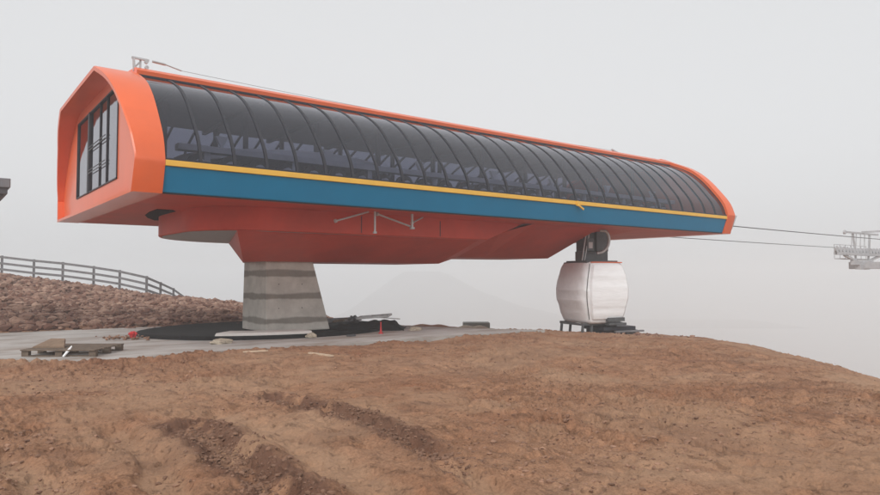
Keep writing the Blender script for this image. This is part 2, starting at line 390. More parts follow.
def make_ground():
    fine = np.tan(np.linspace(math.atan(-0.86), math.atan(0.86), 1000)); tf = np.arctan(fine)
    rest = np.linspace(tf[-1], 2*PI+tf[0], 90)[1:-1]; th = np.concatenate([tf, rest])
    rr = [0.6]
    while rr[-1] < 1440:
        k = 1.012 if rr[-1] < 3.6 else (1.0062 if rr[-1] < 11 else (1.0095 if rr[-1] < 42 else 1.03)); rr.append(rr[-1]*k)
    rr = np.array(rr); nT = len(th); nR = len(rr)
    T, Rr = np.meshgrid(th, rr)
    X = Rr*(np.cos(T)*FH[0]+np.sin(T)*RH[0]); Y = Rr*(np.cos(T)*FH[1]+np.sin(T)*RH[1])
    Z, (dark_soil, dry, st) = height(X, Y)
    co = np.stack([X, Y, Z], -1).reshape(-1, 3)
    co = np.vstack([co, [[0, 0, float(Z[0].mean())]]])
    idx = np.arange(nR*nT).reshape(nR, nT); j2 = np.roll(idx, -1, 1)
    q = np.stack([idx[:-1], idx[1:], j2[1:], j2[:-1]], -1).reshape(-1, 4)
    tri = np.stack([np.full(nT, nR*nT), idx[0], j2[0]], -1)
    me = bpy.data.meshes.new('ground'); me.vertices.add(len(co)); me.vertices.foreach_set('co', co.ravel())
    nl = q.size+tri.size; me.loops.add(nl); me.loops.foreach_set('vertex_index', np.concatenate([q.ravel(), tri.ravel()]))
    me.polygons.add(len(q)+len(tri))
    ls = np.concatenate([np.arange(len(q))*4, len(q)*4+np.arange(len(tri))*3]); me.polygons.foreach_set('loop_start', ls)
    me.update(calc_edges=True); me.validate()
    for nm, arr in (('dark_soil', dark_soil), ('dry', dry), ('stony', st)):
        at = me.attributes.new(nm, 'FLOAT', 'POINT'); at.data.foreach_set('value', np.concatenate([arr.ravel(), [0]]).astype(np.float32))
    me.polygons.foreach_set('use_smooth', np.ones(len(me.polygons), bool))
    if me.polygons[10].normal.z < 0: me.flip_normals()
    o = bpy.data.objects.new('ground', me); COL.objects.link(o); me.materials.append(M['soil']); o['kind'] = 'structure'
make_ground()

# concrete slab in front of and around the station
def make_slab():
    tris = tessellate_polygon([[Vector((x, y, 0)) for x, y in SLAB]])
    b = MB(); n = len(SLAB)
    b.add([(x, y, 0.02) for x, y in SLAB]+[(x, y, -0.15) for x, y in SLAB],
          [tuple(t) for t in tris]+[(i, (i+1) % n, n+(i+1) % n, n+i) for i in range(n)])
    o = b.build('pavement', 'slab'); o['kind'] = 'structure'
make_slab()

# scattered stones and clods
ico = bmesh.new(); bmesh.ops.create_icosphere(ico, subdivisions=1, radius=1); ico.verts.ensure_lookup_table()
IV = np.array([v.co[:] for v in ico.verts]); IF = np.array([[v.index for v in f.verts] for f in ico.faces]); ico.free()
def scatter(name, pts, sizes, m, label, cat, squash=0.65, tones=None):
    n = len(pts); V = IV[None]*(1+0.34*(RNG.rand(n, len(IV), 1)-0.5)*2)
    sc = sizes[:, None, None]*np.stack([0.7+0.7*RNG.rand(n), 0.7+0.7*RNG.rand(n), squash*(0.6+0.8*RNG.rand(n))], -1)[:, None]
    V = V*sc; a = RNG.rand(n)*2*PI; c, s = np.cos(a)[:, None], np.sin(a)[:, None]
    V = np.stack([V[..., 0]*c-V[..., 1]*s, V[..., 0]*s+V[..., 1]*c, V[..., 2]], -1)+pts[:, None]
    F = IF[None]+(np.arange(n)*len(IV))[:, None, None]
    me = bpy.data.meshes.new(name); me.from_pydata(V.reshape(-1, 3).tolist(), [], F.reshape(-1, 3).tolist())
    tn = RNG.rand(n) if tones is None else tones
    at = me.attributes.new('tone', 'FLOAT', 'POINT'); at.data.foreach_set('value', np.repeat(tn, len(IV)).astype(np.float32))
    o = bpy.data.objects.new(name, me); COL.objects.link(o); me.materials.append(M[m]); o['kind'] = 'stuff'; tag(o, label, cat); return o
def sample(n, dr, ur, test):
    d = dr[0]*(dr[1]/dr[0])**RNG.rand(n); r = U2R(ur[0])+(U2R(ur[1])-U2R(ur[0]))*RNG.rand(n)
    x = FH[0]*d+RH[0]*r*d; y = FH[1]*d+RH[1]*r*d; k = test(x, y, d); return x[k], y[k], d[k]
x, y, d = sample(70000, (19, 40), (-60, 330), lambda x, y, d: (base_height(x, y)[3] > 0.012))
h = height(x, y)[0]; sz = 0.014+0.17*RNG.rand(len(x))**6.5
scatter('rubble', np.stack([x, y, h+sz*0.1], -1), sz, 'rubble', 'reddish brown broken rock heaped in the bank below the fence', 'rubble', tones=RNG.rand(len(x))**1.4)
def soil_ok(x, y, d):
    ins = inside(x, y, SLAB); dist = seg_dist(x, y, SLAB); m = fbm(x, y, 0.55, 3, 21)+0.25*fbm(x, y, 2.0, 2, 8)
    return (~ins) & (dist > 0.05) & (m+0.30*RNG.rand(len(x)) > 0.16)
x, y, d = sample(30000, (4.2, 26), (-40, 930), soil_ok)
h = height(x, y)[0]; sz = 0.004+0.024*RNG.rand(len(x))**6
scatter('soil_clods', np.stack([x, y, h+sz*0.1], -1), sz, 'clod', 'crumbled brown soil clods scattered over the bare slope', 'soil', 0.7)
# clods broken out of the ruts
pts = []
for pl, hw, dp in RUTS[:2]:
    for i in range(len(pl)-1):
        a = np.array(pl[i]); b = np.array(pl[i+1]); n = int(np.hypot(*(b-a))*700)
        t = RNG.rand(n)[:, None]; off = RNG.randn(n, 2)*hw*0.75; pts.append(a+(b-a)*t+off)
pts = np.vstack(pts); h = height(pts[:, 0], pts[:, 1])[0]; sz = 0.004+0.022*RNG.rand(len(pts))**4
scatter('rut_clods', np.column_stack([pts, h+sz*0.15]), sz, 'clod', 'dark crumbled soil broken out along the wheel ruts', 'soil', 0.75, tones=RNG.rand(len(pts))*0.35)

# distant hill, fading in the mist
hb = MB(); nx, ny = 60, 20; c0 = FH*960+RH*(-10)
vs = []; W = 490; Dp = 90
for j in range(ny):
    for i in range(nx):
        a = (i/(nx-1)*2-1); b = (j/(ny-1)*2-1)
        p = c0+RH*a*W+FH*b*Dp
        hh = (math.exp(-((a+0.05)/0.16)**2)*66+math.exp(-((a-0.12)/0.24)**2)*34)*math.exp(-(b/0.6)**2)
        hh += min(1, hh/30)*14*float(fbm(np.array([p[0]]), np.array([p[1]]), 0.012, 5, 3)[0])
        vs.append((p[0], p[1], -66+min(hh, 74)))
hb.add(vs, [(j*nx+i, j*nx+i+1, (j+1)*nx+i+1, (j+1)*nx+i) for j in range(ny-1) for i in range(nx-1)])
o = hb.build('hill', 'hill', smooth=True, angle=180); o['kind'] = 'structure'

# ------------------------------------------------------------------ the station
YC = 18.65
ST = empty('lift_station', (8.1, YC, 0.02), 'long orange and blue cable car station with curved tinted windows on a concrete pillar', 'lift station')
prof_w = catmull([(2.35, 6.27), (3.25, 5.87), (3.85, 5.42), (4.40, 4.80), (4.70, 4.38), (4.85, 3.95)], 4)   # (half width, z)
prof_w = [(p[0], p[1]) for p in [Vector((q[0], q[1])) for q in prof_w]]
def offs(pts, o):
    out = []
    for i, (a, b) in enumerate(pts):
        p = pts[max(0, i-1)]; q = pts[min(len(pts)-1, i+1)]; dx, dz = q[0]-p[0], q[1]-p[1]; L = math.hypot(dx, dz)
        out.append((a-dz/L*o, b+dx/L*o))     # outwards for a downward running right-hand profile
    return out
X0, X1 = 3.65, 24.40
NP = 29; PITCH = (X1-X0)/NP
# window panes and ribs (both long sides)
for side in (-1, 1):
    fr = MB()
    for i in range(NP+1):
        xm = X0+PITCH*i; a = offs(prof_w, 0.015); b = offs(prof_w, -0.04); w = 0.031
        fr.rings([[(xm-w, YC+side*p[0], p[1]), (xm+w, YC+side*p[0], p[1]), (xm+w, YC+side*q[0], q[1]), (xm-w, YC+side*q[0], q[1])] for p, q in zip(a, b)], cap0=True, cap1=True)
    if side < 0:
        frame = fr.build('window_frame', 'gasket', ST)
    else:
        fr.build('window_frame', 'gasket', ST)
    for i in range(NP):
        g = MB(); xa, xb = X0+PITCH*i+0.032, X0+PITCH*(i+1)-0.032
        pts = offs(prof_w, 0.0); ja = random.uniform(-.006, .006); jb = random.uniform(-.006, .006)
        g.rings([[(xa, YC+side*(p[0]+ja), p[1]), (xb, YC+side*(p[0]+jb), p[1])] for p in pts], close=False)
        g.build('window_pane', 'glass', ST, smooth=True, angle=80)
    # sill bar under the panes, yellow stripe, blue skirt
    y0 = YC+side*4.87
    def strip(name, m, prof, xa, xb, bevel=0):
        b = MB(); b.rings([[(x, YC+side*p[0], p[1]) for p in prof] for x in (xa, xb)], cap0=True, cap1=True); return b.build(name, m, ST, bevel=bevel)
    strip('sill', 'gasket', [(4.78, 3.99), (4.885, 3.99), (4.885, 3.955), (4.78, 3.955)], X0, X1)
    strip('stripe', 'yellow', [(4.80, 3.953), (4.90, 3.953), (4.90, 3.835), (4.80, 3.835)], X0+0.01, X1+0.12, 0.01)
    strip('skirt_panel', 'blue', [(4.78, 3.833), (4.865, 3.833), (4.68, 3.325), (4.60, 3.325)], X0+0.005, 24.62, 0.012)
    strip('skirt_edge', 'gasket', [(4.60, 3.323), (4.685, 3.323), (4.675, 3.30), (4.60, 3.30)], X0+0.005, 24.62)
# roof
rp = [(-2.42, 6.27), (-2.44, 6.36), (-2.30, 6.45), (-1.6, 6.53), (0, 6.57), (1.6, 6.53), (2.30, 6.45), (2.44, 6.36), (2.42, 6.27), (2.2, 6.25), (0, 6.3), (-2.2, 6.25)]
b = MB(); b.rings([[(x, YC+p[0], p[1]) for p in rp] for x in (X0, X1+0.1)], cap0=True, cap1=True); b.build('roof', 'orange', ST, smooth=True, angle=35)
b = MB(); b.box((X0+.1, YC-2.2, 6.14), (X1-.1, YC+2.2, 6.18)); b.build('ceiling', 'steel', ST)
b = MB()
for s_ in (-1, 1): b.box((X0+.02, YC+s_*2.40-.035, 6.225), (X1, YC+s_*2.40+.035, 6.268))
b.build('roof_gasket', 'gasket', ST)
# hood at the front end
half = offs(prof_w, 0.05)[1:]
outer = [(0, 6.30)]+[(2.41, 6.29)]+half+[(4.90, 3.88), (4.72, 3.295)]
def loop(pr): return [(-a, z) for a, z in pr[::-1]]+[(a, z) for a, z in pr[1:]]    # ends at bottom corners
OUT = loop(outer)
half_in = offs(prof_w, -0.06)[1:]
inner = [(0, 6.21)]+[(2.35, 6.20)]+half_in+[(4.76, 3.9), (4.60, 3.36)]
INN = loop(inner)
def rimx(z): return float(np.interp(z, [3.25, 4.0, 5.4, 6.27], [3.07, 3.09, 2.93, 2.77]))
b = MB()
b.rings([[(3.655, YC+a, z) for a, z in OUT], [(rimx(z)+.03, YC+a, z) for a, z in OUT], [(rimx(z), YC+a*.997, z-.01) for a, z in OUT], [(rimx(z), YC+a, z) for a, z in INN], [(3.40, YC+a, z) for a, z in INN]], close=True)
# rear lip of the hood
b.rings([[(3.655, YC+a, z) for a, z in OUT], [(3.655, YC+a*0.975, z-.04 if z > 5 else z) for a, z in OUT]], close=False)
hood = b.build('hood', 'orange', ST, smooth=True, angle=28)
# front wall with a window opening
wy0, wy1, wz0, wz1 = -2.62, 2.45, 3.80, 5.92
hole = [(wy0, wz0), (wy0, 5.92), (wy1, 5.92), (wy1, wz0)]
polyA = [Vector((0, a, z)) for a, z in INN]; polyB = [Vector((0, a, z)) for a, z in hole]
tr = tessellate_polygon([polyA, polyB]); allv = polyA+polyB
b = MB(); b.add([(3.25, YC+p.y, p.z) for p in allv], [tuple(t) for t in tr]); fw = b.build('front_wall', 'orange', ST)
b = MB(); fx = 3.245
for a0, a1 in ((wy0, wy0+.025), (wy1-.025, wy1)): b.box((fx-.02, YC+a0, wz0), (fx+.05, YC+a1, wz1))
b.box((fx-.02, YC+wy0, wz0), (fx+.05, YC+wy1, wz0+.03)); b.box((fx-.02, YC+wy0, wz1-.04), (fx+.05, YC+wy1, wz1))
b.box((fx-.03, YC-.72+1.35, wz0), (fx+.05, YC-.52+1.35, wz1))
for a0 in (-1.45, -0.62): b.box((fx-.01, YC+a0-.014, wz0), (fx+.05, YC+a0+.014, wz1))
frw = b.build('window', 'gasket', ST)
b = MB(); b.add([(fx+.02, YC+wy0, wz0), (fx+.02, YC+wy1, wz0), (fx+.02, YC+wy1, wz1), (fx+.02, YC+wy0, wz1)], [(0, 1, 2, 3)]); b.build('pane', 'frontglass', frw)
b = MB()
for z in (4.30, 4.38, 4.90, 4.98): b.beam((fx-.03, YC-1.42, z), (fx-.03, YC+0.62, z), 0.016)
b.build('guard_rail', 'steel', frw)
# interior: floor, machinery, curtain of tyres
b = MB(); b.box((3.3, YC-4.58, 3.355), (24.5, YC+4.58, 3.42)); b.build('floor', 'steel', ST)
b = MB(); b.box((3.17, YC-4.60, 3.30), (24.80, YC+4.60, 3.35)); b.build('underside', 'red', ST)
for s_, n_ in ((-1, 26), (1, 26)):
    yb = YC+s_*3.0
    b = MB(); b.box((4.4, yb-.14, 4.52), (23.6, yb+.14, 4.66))
    for i in range(9): b.box((5+i*2.2, yb-.08, 3.42), (5.14+i*2.2, yb+.08, 4.52))
    b.build('drive_beam', 'machine', ST)
    for i in range(n_):
        t = MB(); t.disc((4.9+i*.72, yb-s_*.02, 4.22), 0.27, 0.15, (0, 1, 0), 18); ty = t.build('drive_tyre', 'tyre', ST, smooth=True)
        t = MB(); t.disc((4.9+i*.72, yb-.1, 4.22), 0.13, 0.08, (0, 1, 0), 12); t.build('wheel_hub', 'machine', ty)
for i in range(7):
    b = MB(); xx = 5.2+i*2.9+random.uniform(-.3, .3)
    b.add([(xx-.16, YC-3.0, 4.95), (xx+.16, YC-3.0, 4.95), (xx, YC-3.0, 4.66), (xx-.16, YC-2.9, 4.95), (xx+.16, YC-2.9, 4.95), (xx, YC-2.9, 4.66)], [(0, 1, 2), (5, 4, 3), (0, 3, 4, 1), (1, 4, 5, 2), (2, 5, 3, 0)])
    b.build('sensor_bracket', 'machine', ST)
b = MB(); b.disc((8.2, YC, 4.75), 3.0, 0.22, (0, 0, 1), 48); b.disc((8.2, YC, 4.9), .6, .5, (0, 0, 1), 24)
b.build('bullwheel', 'machine', ST, smooth=True)
b = MB()
for k in range(10):
    xx = 4.6+k*2.1
    for s_ in (-1, 1): b.beam((xx, YC+s_*1.2, 3.42), (xx, YC+s_*1.2, 6.1), .11)
    b.beam((xx, YC-2.3, 6.1), (xx, YC+2.3, 6.1), .12)
b.build('roof_frame', 'steel', ST)
b = MB(); b.box((10.5, YC-1.3, 3.42), (14.5, YC+1.3, 4.6)); b.box((15.3, YC-1.0, 3.42), (17.1, YC+1.0, 4.9)); b.build('drive_cabinet', 'machine', ST, bevel=.03)
# end rim
b = MB(); op = loop([(0, 6.60), (2.0, 6.57)]+offs(prof_w, 0.13)+[(4.95, 3.9), (4.74, 3.29)])
ip = loop([(0, 6.2), (1.9, 6.2)]+offs(prof_w, -0.05)+[(4.7, 3.9), (4.55, 3.30)])
def ex(z): return 0.30*float(np.interp(z, [3.2, 4.0, 6.5], [1.0, .9, .4]))
b.rings([[(X1-.03, YC+a, z) for a, z in ip], [(X1-.03, YC+a*.995, z) for a, z in op], [(X1+.03, YC+a, z) for a, z in op], [(X1+.16+ex(z), YC+a, z) for a, z in op], [(X1+.20+ex(z), YC+a*.99, z) for a, z in op], [(X1+.20+ex(z), YC+a, z) for a, z in ip]], close=True)
b.build('end_rim', 'orange', ST, smooth=True, angle=28)
ew = [Vector((0, a, z)) for a, z in ip]
b = MB(); b.add([(X1+.22, YC+p.y, p.z) for p in ew], [tuple(t) for t in tessellate_polygon([ew])]); b.build('end_wall', 'orange', ST)
b = MB()
for s_ in (-1, 1):
    yy = YC+s_*4.2
    b.add([(24.85, yy-.55, 3.35), (25.25, yy-.45, 3.62), (25.45, yy-.5, 4.05), (24.9, yy-.6, 3.75), (24.85, yy+.5, 3.35), (25.25, yy+.4, 3.62), (25.45, yy+.45, 4.05), (24.9, yy+.55, 3.75)],
          [(0, 1, 2, 3), (7, 6, 5, 4), (0, 4, 5, 1), (1, 5, 6, 2), (2, 6, 7, 3), (3, 7, 4, 0)])
b.build('entry_guide', 'galv', ST)
# tray under the bullwheel: rounded rectangle
def rrect(x0, x1, y0, y1, r, n=14, rf=3.3):
    P = []
    for cx, cy, a0, rad in ((x0+rf, y1-rf, 90, rf), (x0+r, y0+r, 180, r)):
        for k in range(n+1):
            a = math.radians(a0+90*k/n); P.append((cx+rad*math.cos(a), cy+rad*math.sin(a)))
    P += [(x1, y0), (x1, y1)]; return P
T0 = rrect(4.95, 13.4, 15.22, 22.08, 1.7); T1 = rrect(4.95, 14.9, 15.22, 22.08, 1.7)
b = MB(); b.rings([[(x, y, 3.298) for x, y in T1], [(x, y, 2.76) for x, y in T0], [(x+(.03 if x < 9 else -.03), y+(.03 if y < YC else -.03), 2.735) for x, y in T0]], cap0=False, cap1=True)
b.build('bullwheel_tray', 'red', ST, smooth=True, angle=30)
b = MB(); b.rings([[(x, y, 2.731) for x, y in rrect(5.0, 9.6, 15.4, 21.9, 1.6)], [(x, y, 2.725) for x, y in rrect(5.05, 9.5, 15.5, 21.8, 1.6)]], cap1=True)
b.build('tray_sheen', 'galv', ST)  # pale sheet standing in for mist reflected on the glossy tray underside
# dark opening next to the tray
lens = [(4.42, 17.3), (4.46, 18.2), (4.60, 19.2), (4.86, 20.0), (5.25, 20.8), (5.5, 20.6), (5.2, 19.0), (5.1, 17.9), (4.8, 17.3)]
b = MB(); b.rings([[(x, y, 3.298) for x, y in lens], [(x, y, 3.288) for x, y in lens]], cap1=True); b.build('opening', 'black', ST)
# hull (keel beam)
def sec(xt, xb, zt, zb, wt, wb, ft=0, fb=0): return [(xt, YC-wt, zt), (xb, YC-wb, zb), (xb+fb, YC+wb, zb), (xt+ft, YC+wt, zt)]
b = MB(); b.rings([sec(5.75, 6.66, 2.733, 2.05, 3.2, 1.25, 2.1, .95), sec(13.2, 13.2, 2.733, 2.05, 3.25, 1.25), sec(14.0, 13.95, 2.98, 2.27, 3.35, 1.25), sec(15.2, 15.2, 3.298, 2.28, 3.6, 1.25),
                   sec(18.3, 18.3, 3.298, 2.30, 3.7, 1.25), sec(20.4, 19.8, 3.298, 2.9, 3.5, 1.1), sec(21.6, 20.9, 3.298, 3.235, 3.2, .9)], close=True, cap0=True, cap1=True)
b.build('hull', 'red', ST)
b = MB()
for xs, zt in ((9.0, 2.74), (11.6, 2.74)): b.box((xs-.012, 15.214, 2.78), (xs+.012, 15.222, 3.22))
b.build('panel_seam', 'gasket', ST)
# pillar
def psec(x0, x1, y0, y1, z, c=.3): return [(x0, y0, z), (x1, y0, z), (x1+.05, y0+c, z), (x1, y1, z), (x0+c, y1, z), (x0, y1-.6, z)]
b = MB(); b.rings([psec(7.38, 9.34, 17.55, 19.9, 0.1), psec(7.38, 8.80, 17.6, 19.8, 2.06)], cap0=True, cap1=True); b.build('pillar', 'pillar', ST, bevel=.03)
b = MB()
for xx, zz_ in ((7.75, .75), (8.45, .75), (7.75, 1.42), (8.45, 1.42)): b.disc((xx, 17.56+.01*zz_, zz_), .014, .012, (0, 1, 0), 10)
b.build('tie_hole', 'gasket', ST)
b = MB(); b.box((15.72, 13.70, 3.80), (15.80, 13.748, 3.95)); b.beam((15.76, 13.70, 3.82), (16.0, 13.70, 3.70), .05); b.build('tab', 'yellow', ST)
# temporary props under the skirt
PR = [((7.90, 14.6, 3.0), (8.84, 14.6, 3.28), .024), ((9.03, 14.6, 2.76), (9.03, 14.6, 3.40), .027), ((9.12, 14.62, 3.24), (10.14, 14.62, 2.97), .024), ((10.19, 14.6, 2.92), (10.19, 14.6, 3.32), .036), ((10.3, 14.75, 3.08), (10.75, 14.9, 3.26), .022)]
for p, q, r in PR:
    b = MB(); b.tube([p, q], r, 10); b.disc(p, r*2.0, .05, Vector(q)-Vector(p), 10); b.build('prop', 'galv', ST, smooth=True)

# ------------------------------------------------------------------ on the roof
mast = empty('roof_mast', (3.72, 16.5, 6.36), 'small galvanised mast with pulleys and boom standing on the front edge of the orange roof', 'mast')
b = MB(); b.beam((3.66, 16.5, 6.40), (3.64, 16.5, 6.72), .05); b.beam((3.80, 16.55, 6.40), (3.80, 16.55, 6.70), .04); b.beam((3.60, 16.5, 6.71), (3.98, 16.52, 6.71), .045); b.beam((3.64, 16.5, 6.45), (3.80, 16.55, 6.66), .03); b.build('bracket', 'galv', mast)
for x_, z_ in ((3.92, 6.66), (3.93, 6.53)):
    b = MB(); b.disc((x_, 16.5, z_), .045, .05, (0, 1, 0), 14); b.build('pulley', 'galv', mast, smooth=True)
b = MB(); b.tube([(4.05, 16.5, 6.70), (4.35, 16.5, 6.68)], .03, 8); b.tube([(4.35, 16.5, 6.68), (4.72, 16.5, 6.60)], .016, 8); b.build('tensioner', 'galv', mast, smooth=True)
br = empty('roof_bracket', (23.3, 18, 6.5), 'grey hooked bracket standing near the far end of the orange roof', 'bracket')
b = MB(); b.beam((23.45, 18, 6.5), (23.45, 18, 6.86), .09); b.beam((23.5, 18, 6.84), (22.85, 18, 7.0), .06); b.build('arm', 'galv', br)
b = MB(); b.box((23.3, 17.9, 6.5), (23.65, 18.1, 6.62)); b.build('foot', 'steel', br)
b = MB(); pts = []
for i in range(31):
    t = i/30; pts.append((4.7+(22.9-4.7)*t, 16.5+1.5*t, 6.60+(6.97-6.60)*t-0.10*4*t*(1-t)))
b.tube(pts, .0045, 6); tag(b.build('safety_line', 'steel', None, smooth=True), 'thin steel line strung above the roof from mast to bracket', 'cable')

# ------------------------------------------------------------------ haul ropes
def rope(name, p, q, sag, label):
    b = MB(); p = Vector(p); q = Vector(q)
    b.tube([p.lerp(q, i/40)-Vector((0, 0, sag*4*(i/40)*(1-i/40))) for i in range(41)], .021, 8)
    tag(b.build(name, 'steel', None, smooth=True), label, 'cable', 'haul ropes of the lift')
rope('haul_rope', (24.0, 15.6, 3.87), (70, 15.6, 3.95), .10, 'nearer and upper haul rope leaving the orange end of the station')
rope('haul_rope', (24.0, 21.8, 3.86), (70, 21.8, 3.80), .06, 'farther and lower haul rope running from under the station to the tower wheels')

# ------------------------------------------------------------------ gondola cabin
CX, CY = 18.80, 15.75; cz = hz(CX, CY)
CR = math.radians(-14); CB = 0.02
cab = empty('gondola_cabin', (CX, CY, CB), 'gondola cabin wrapped in white plastic parked under the tail of the station', 'gondola', rz=CR)
def rr2(hx, hy, e=5.5, n=56):
    out = []
    for k in range(n):
        a = 2*PI*k/n+PI/n; c, s = math.cos(a), math.sin(a)
        out.append((hx*math.copysign(abs(c)**(2/e), c), hy*math.copysign(abs(s)**(2/e), s)))
    return out
zz = [0.0, .06, .35, .8, 1.15, 1.6, 1.95, 2.08, 2.12]; sx = [.70, .76, .86, .98, 1.0, .92, .80, .74, .60]; sy = [.74, .79, .86, .93, .95, .92, .86, .80, .62]
b = MB()
zf = np.unique(np.concatenate([zz, np.linspace(.06, 2.05, 30)]))
def wr(z, k): return 1+.010*math.sin(z*9+k*.55)*math.sin(z*3.1-k*.31)+.006*(RNG.rand()-.5)
b.rings([[(x*1.04*wr(z, k), y*1.06*wr(z, k), z) for k, (x, y) in enumerate(rr2(float(np.interp(z, zz, sx)), float(np.interp(z, zz, sy))))] for z in zf], cap0=True, cap1=True)
b.build('body', 'wrap', cab, smooth=True, angle=60, local=True)
# wrapped door on the long side (faces local -y)
def cabw(z, arr): return float(np.interp(z, zz, arr))
b = MB(); R_ = []
for k, z in enumerate(np.linspace(.16, 2.0, 24)):
    yo = -cabw(z, sy)*1.06-0.04-0.028*(RNG.rand()-.5); w = cabw(z, sx)*0.80
    R_.append([(-w, yo+.09, z), (-w+.05, yo, z), (-w*.3, yo-.02-.02*(RNG.rand()-.5), z), (w*.3, yo-.02, z), (w-.05, yo, z), (w, yo+.09, z)])
b.rings(R_, close=False); b.build('door', 'wrap2', cab, smooth=True, angle=50, local=True, label='glossy white wrapped door side with horizontal folds')
b = MB()
b.tube([(-cabw(z, sx)*.93, -cabw(z, sy)*1.02-.03, z) for z in np.linspace(.15, 2.04, 16)], .014, 6); b.build('seam', 'steel', cab, smooth=True, local=True)
b = MB(); b.box((-.62, -.86, 2.085), (.66, -.80, 2.12)); b.build('top_trim', 'orange', cab, local=True)
b = MB(); b.box((-.66, -.62, 2.10), (.66, .62, 2.17)); b.box((-.72, -.70, 2.06), (-.60, .70, 2.12)); b.build('roof_plate', 'steel', cab, bevel=.015, local=True)
b = MB(); b.box((-.05, -.98, .07), (.66, -.80, .20)); b.box((-.02, -1.02, -.06), (.70, -.70, .02)); b.build('door_step', 'steel', cab, bevel=.01, local=True)
b = MB(); b.box((-.55, -.22, 2.17), (.55, .22, 2.50)); b.box((-.42, -.34, 2.50), (-.12, .34, 2.95)); b.box((.05, -.25, 2.50), (.55, .25, 3.30)); b.box((-.30, -.1, 2.95), (.2, .1, 3.25))
b.build('hanger', 'steel', cab, bevel=.02, local=True)
b = MB(); b.box((-.36, -.35, 2.60), (-.2, -.33, 2.82)); b.build('rating_plate', 'machine', cab, local=True)
for q in (((-.62, -.3, 2.15), (-.44, -.3, 3.1)), ((-.52, -.3, 2.15), (-.30, -.3, 3.15))):
    b = MB(); b.tube(q, .022, 8); b.build('stay_rod', 'galv', cab, smooth=True, local=True)
hz_ = catmull([(-.02, -.55, 3.22), (.18, -.62, 3.18), (.30, -.62, 2.95), (.26, -.6, 2.68), (.08, -.56, 2.48), (-.14, -.5, 2.42)], 6)
b = MB(); b.tube(hz_, .05, 10); b.build('hose', 'galv', cab, smooth=True, local=True)
# carrier frame under the cabin
b = MB(); zb = cz-CB-.02
b.box((-.9, -.70, -.06), (.78, -.60, .02)); b.box((-.9, .60, -.06), (.78, .70, .02)); b.box((-.9, -.6, -.07), (-.8, .6, .0)); b.box((.1, -.62, -.12), (.6, .62, -.0)); b.build('base_frame', 'steel', cab, local=True)
for px, py in ((-.86, -.66), (-.86, .62), (-.5, -.66), (-.5, .6)):
    b = MB(); b.beam((px, py, -.05), (px-.04, py, zb), .07); b.build('leg', 'steel', cab, local=True)
b = MB(); b.beam((-.9, -.7, zb+.05), (-.9, .72, zb+.05), .08, .06); b.build('foot_bar', 'steel', cab, local=True)

# trestle / stack beneath
stack = empty('support_stack', (19.55, 15.1, cz), 'dark steel and timber support stack under the wrapped cabin', 'trestle', rz=CR)
lz = -.10-cz
for (x0, y0, z0, x1, y1, z1, m, nm) in ((-1.05, -.45, lz-.13, .30, .75, lz, 'gasket', 'top_plate'), (-1.0, -.35, -.1, -.55, .65, lz-.135, 'gasket', 'block'), (-.5, -.30, -.1, -.1, .65, lz-.135, 'steel', 'block'), (-.05, -.38, -.1, .35, .65, lz-.135, 'fence', 'block'), (-.6, -.52, lz-.20, .62, -.40, lz-.14, 'fence', 'rail'), (.40, -.25, -.1, .55, .3, .14, 'fence', 'block')):
    b = MB(); b.box((x0, y0, z0), (x1, y1, z1)); b.build(nm, m, stack, bevel=.01, local=True)

# ------------------------------------------------------------------ tower head in the mist
TX = 58.3
tw = empty('lift_tower', (TX, YC, -9), 'grey lift tower head with wheel trains and walkway rails faint in the mist', 'lift tower')
b = MB(); b.tube([(TX, YC, -12), (TX, YC, 2.6)], [.75, .5], 20); b.build('mast', 'towergrey', tw, smooth=True)
b = MB(); b.box((TX-.3, YC-4.0, 2.2), (TX+.3, YC+4.0, 2.75)); b.build('cross_arm', 'towergrey', tw, bevel=.03)
for s_ in (-1, 1):
    yy = YC+s_*3.12; zr = 3.86
    b = MB()
    for i in range(15):
        xx = TX-4.6+i*.62; b.disc((xx, yy, zr-.26+.012*abs(i-6.5)), .23, .1, (0, 1, 0), 16)
    b.build('wheel_train', 'towergrey', tw, smooth=True)
    b = MB()
    b.box((TX-4.7, yy-.16, zr-.62), (TX+4.3, yy-.08, zr-.40)); b.box((TX-4.7, yy+.08, zr-.62), (TX+4.3, yy+.16, zr-.40))
    b.beam((TX-3.3, yy, zr-.62), (TX-.6, yy, zr-1.15), .16); b.beam((TX+3.3, yy, zr-.62), (TX+.6, yy, zr-1.15), .16)
    b.box((TX-1.9, yy-.13, zr-1.35), (TX+1.9, yy+.13, zr-1.0)); b.box((TX-.9, yy-.2, zr-1.7), (TX+.9, yy+.2, zr-1.3))
    b.build('wheel_beam', 'towergrey', tw)
    b = MB(); b.box((TX-2.4, yy+s_*.5, zr-.9), (TX+3.6, yy+s_*1.05, zr-.84))
    for i in range(7):
        xx = TX-2.4+i*1.0; b.beam((xx, yy+s_*1.05, zr-.85), (xx, yy+s_*1.05, zr+.25), .04)
    for z in (zr-.3, zr+.25): b.beam((TX-2.4, yy+s_*1.05, z), (TX+3.6, yy+s_*1.05, z), .04)
    b.build('walkway', 'towergrey', tw)
    b = MB()
    for xx in (TX-1.1, TX+1.1): b.beam((xx, yy, 2.5), (xx-.5*(1 if xx < TX else -1), yy, 5.0), .12)
    b.beam((TX-3.2, yy, 5.0), (TX+3.2, yy, 5.0), .13); b.disc((TX-3.1, yy, 4.98), .16, .14, (0, 1, 0), 12)
    for i in range(5): b.beam((TX-2+i*.8, yy, 3.4), (TX-1.8+i*.8, yy, 5.0), .05)
    b.build('lifting_frame', 'towergrey', tw)
b = MB(); b.beam((TX, YC-3.1, 5.1), (TX, YC+3.1, 5.1), .14); b.build('top_beam', 'towergrey', tw)

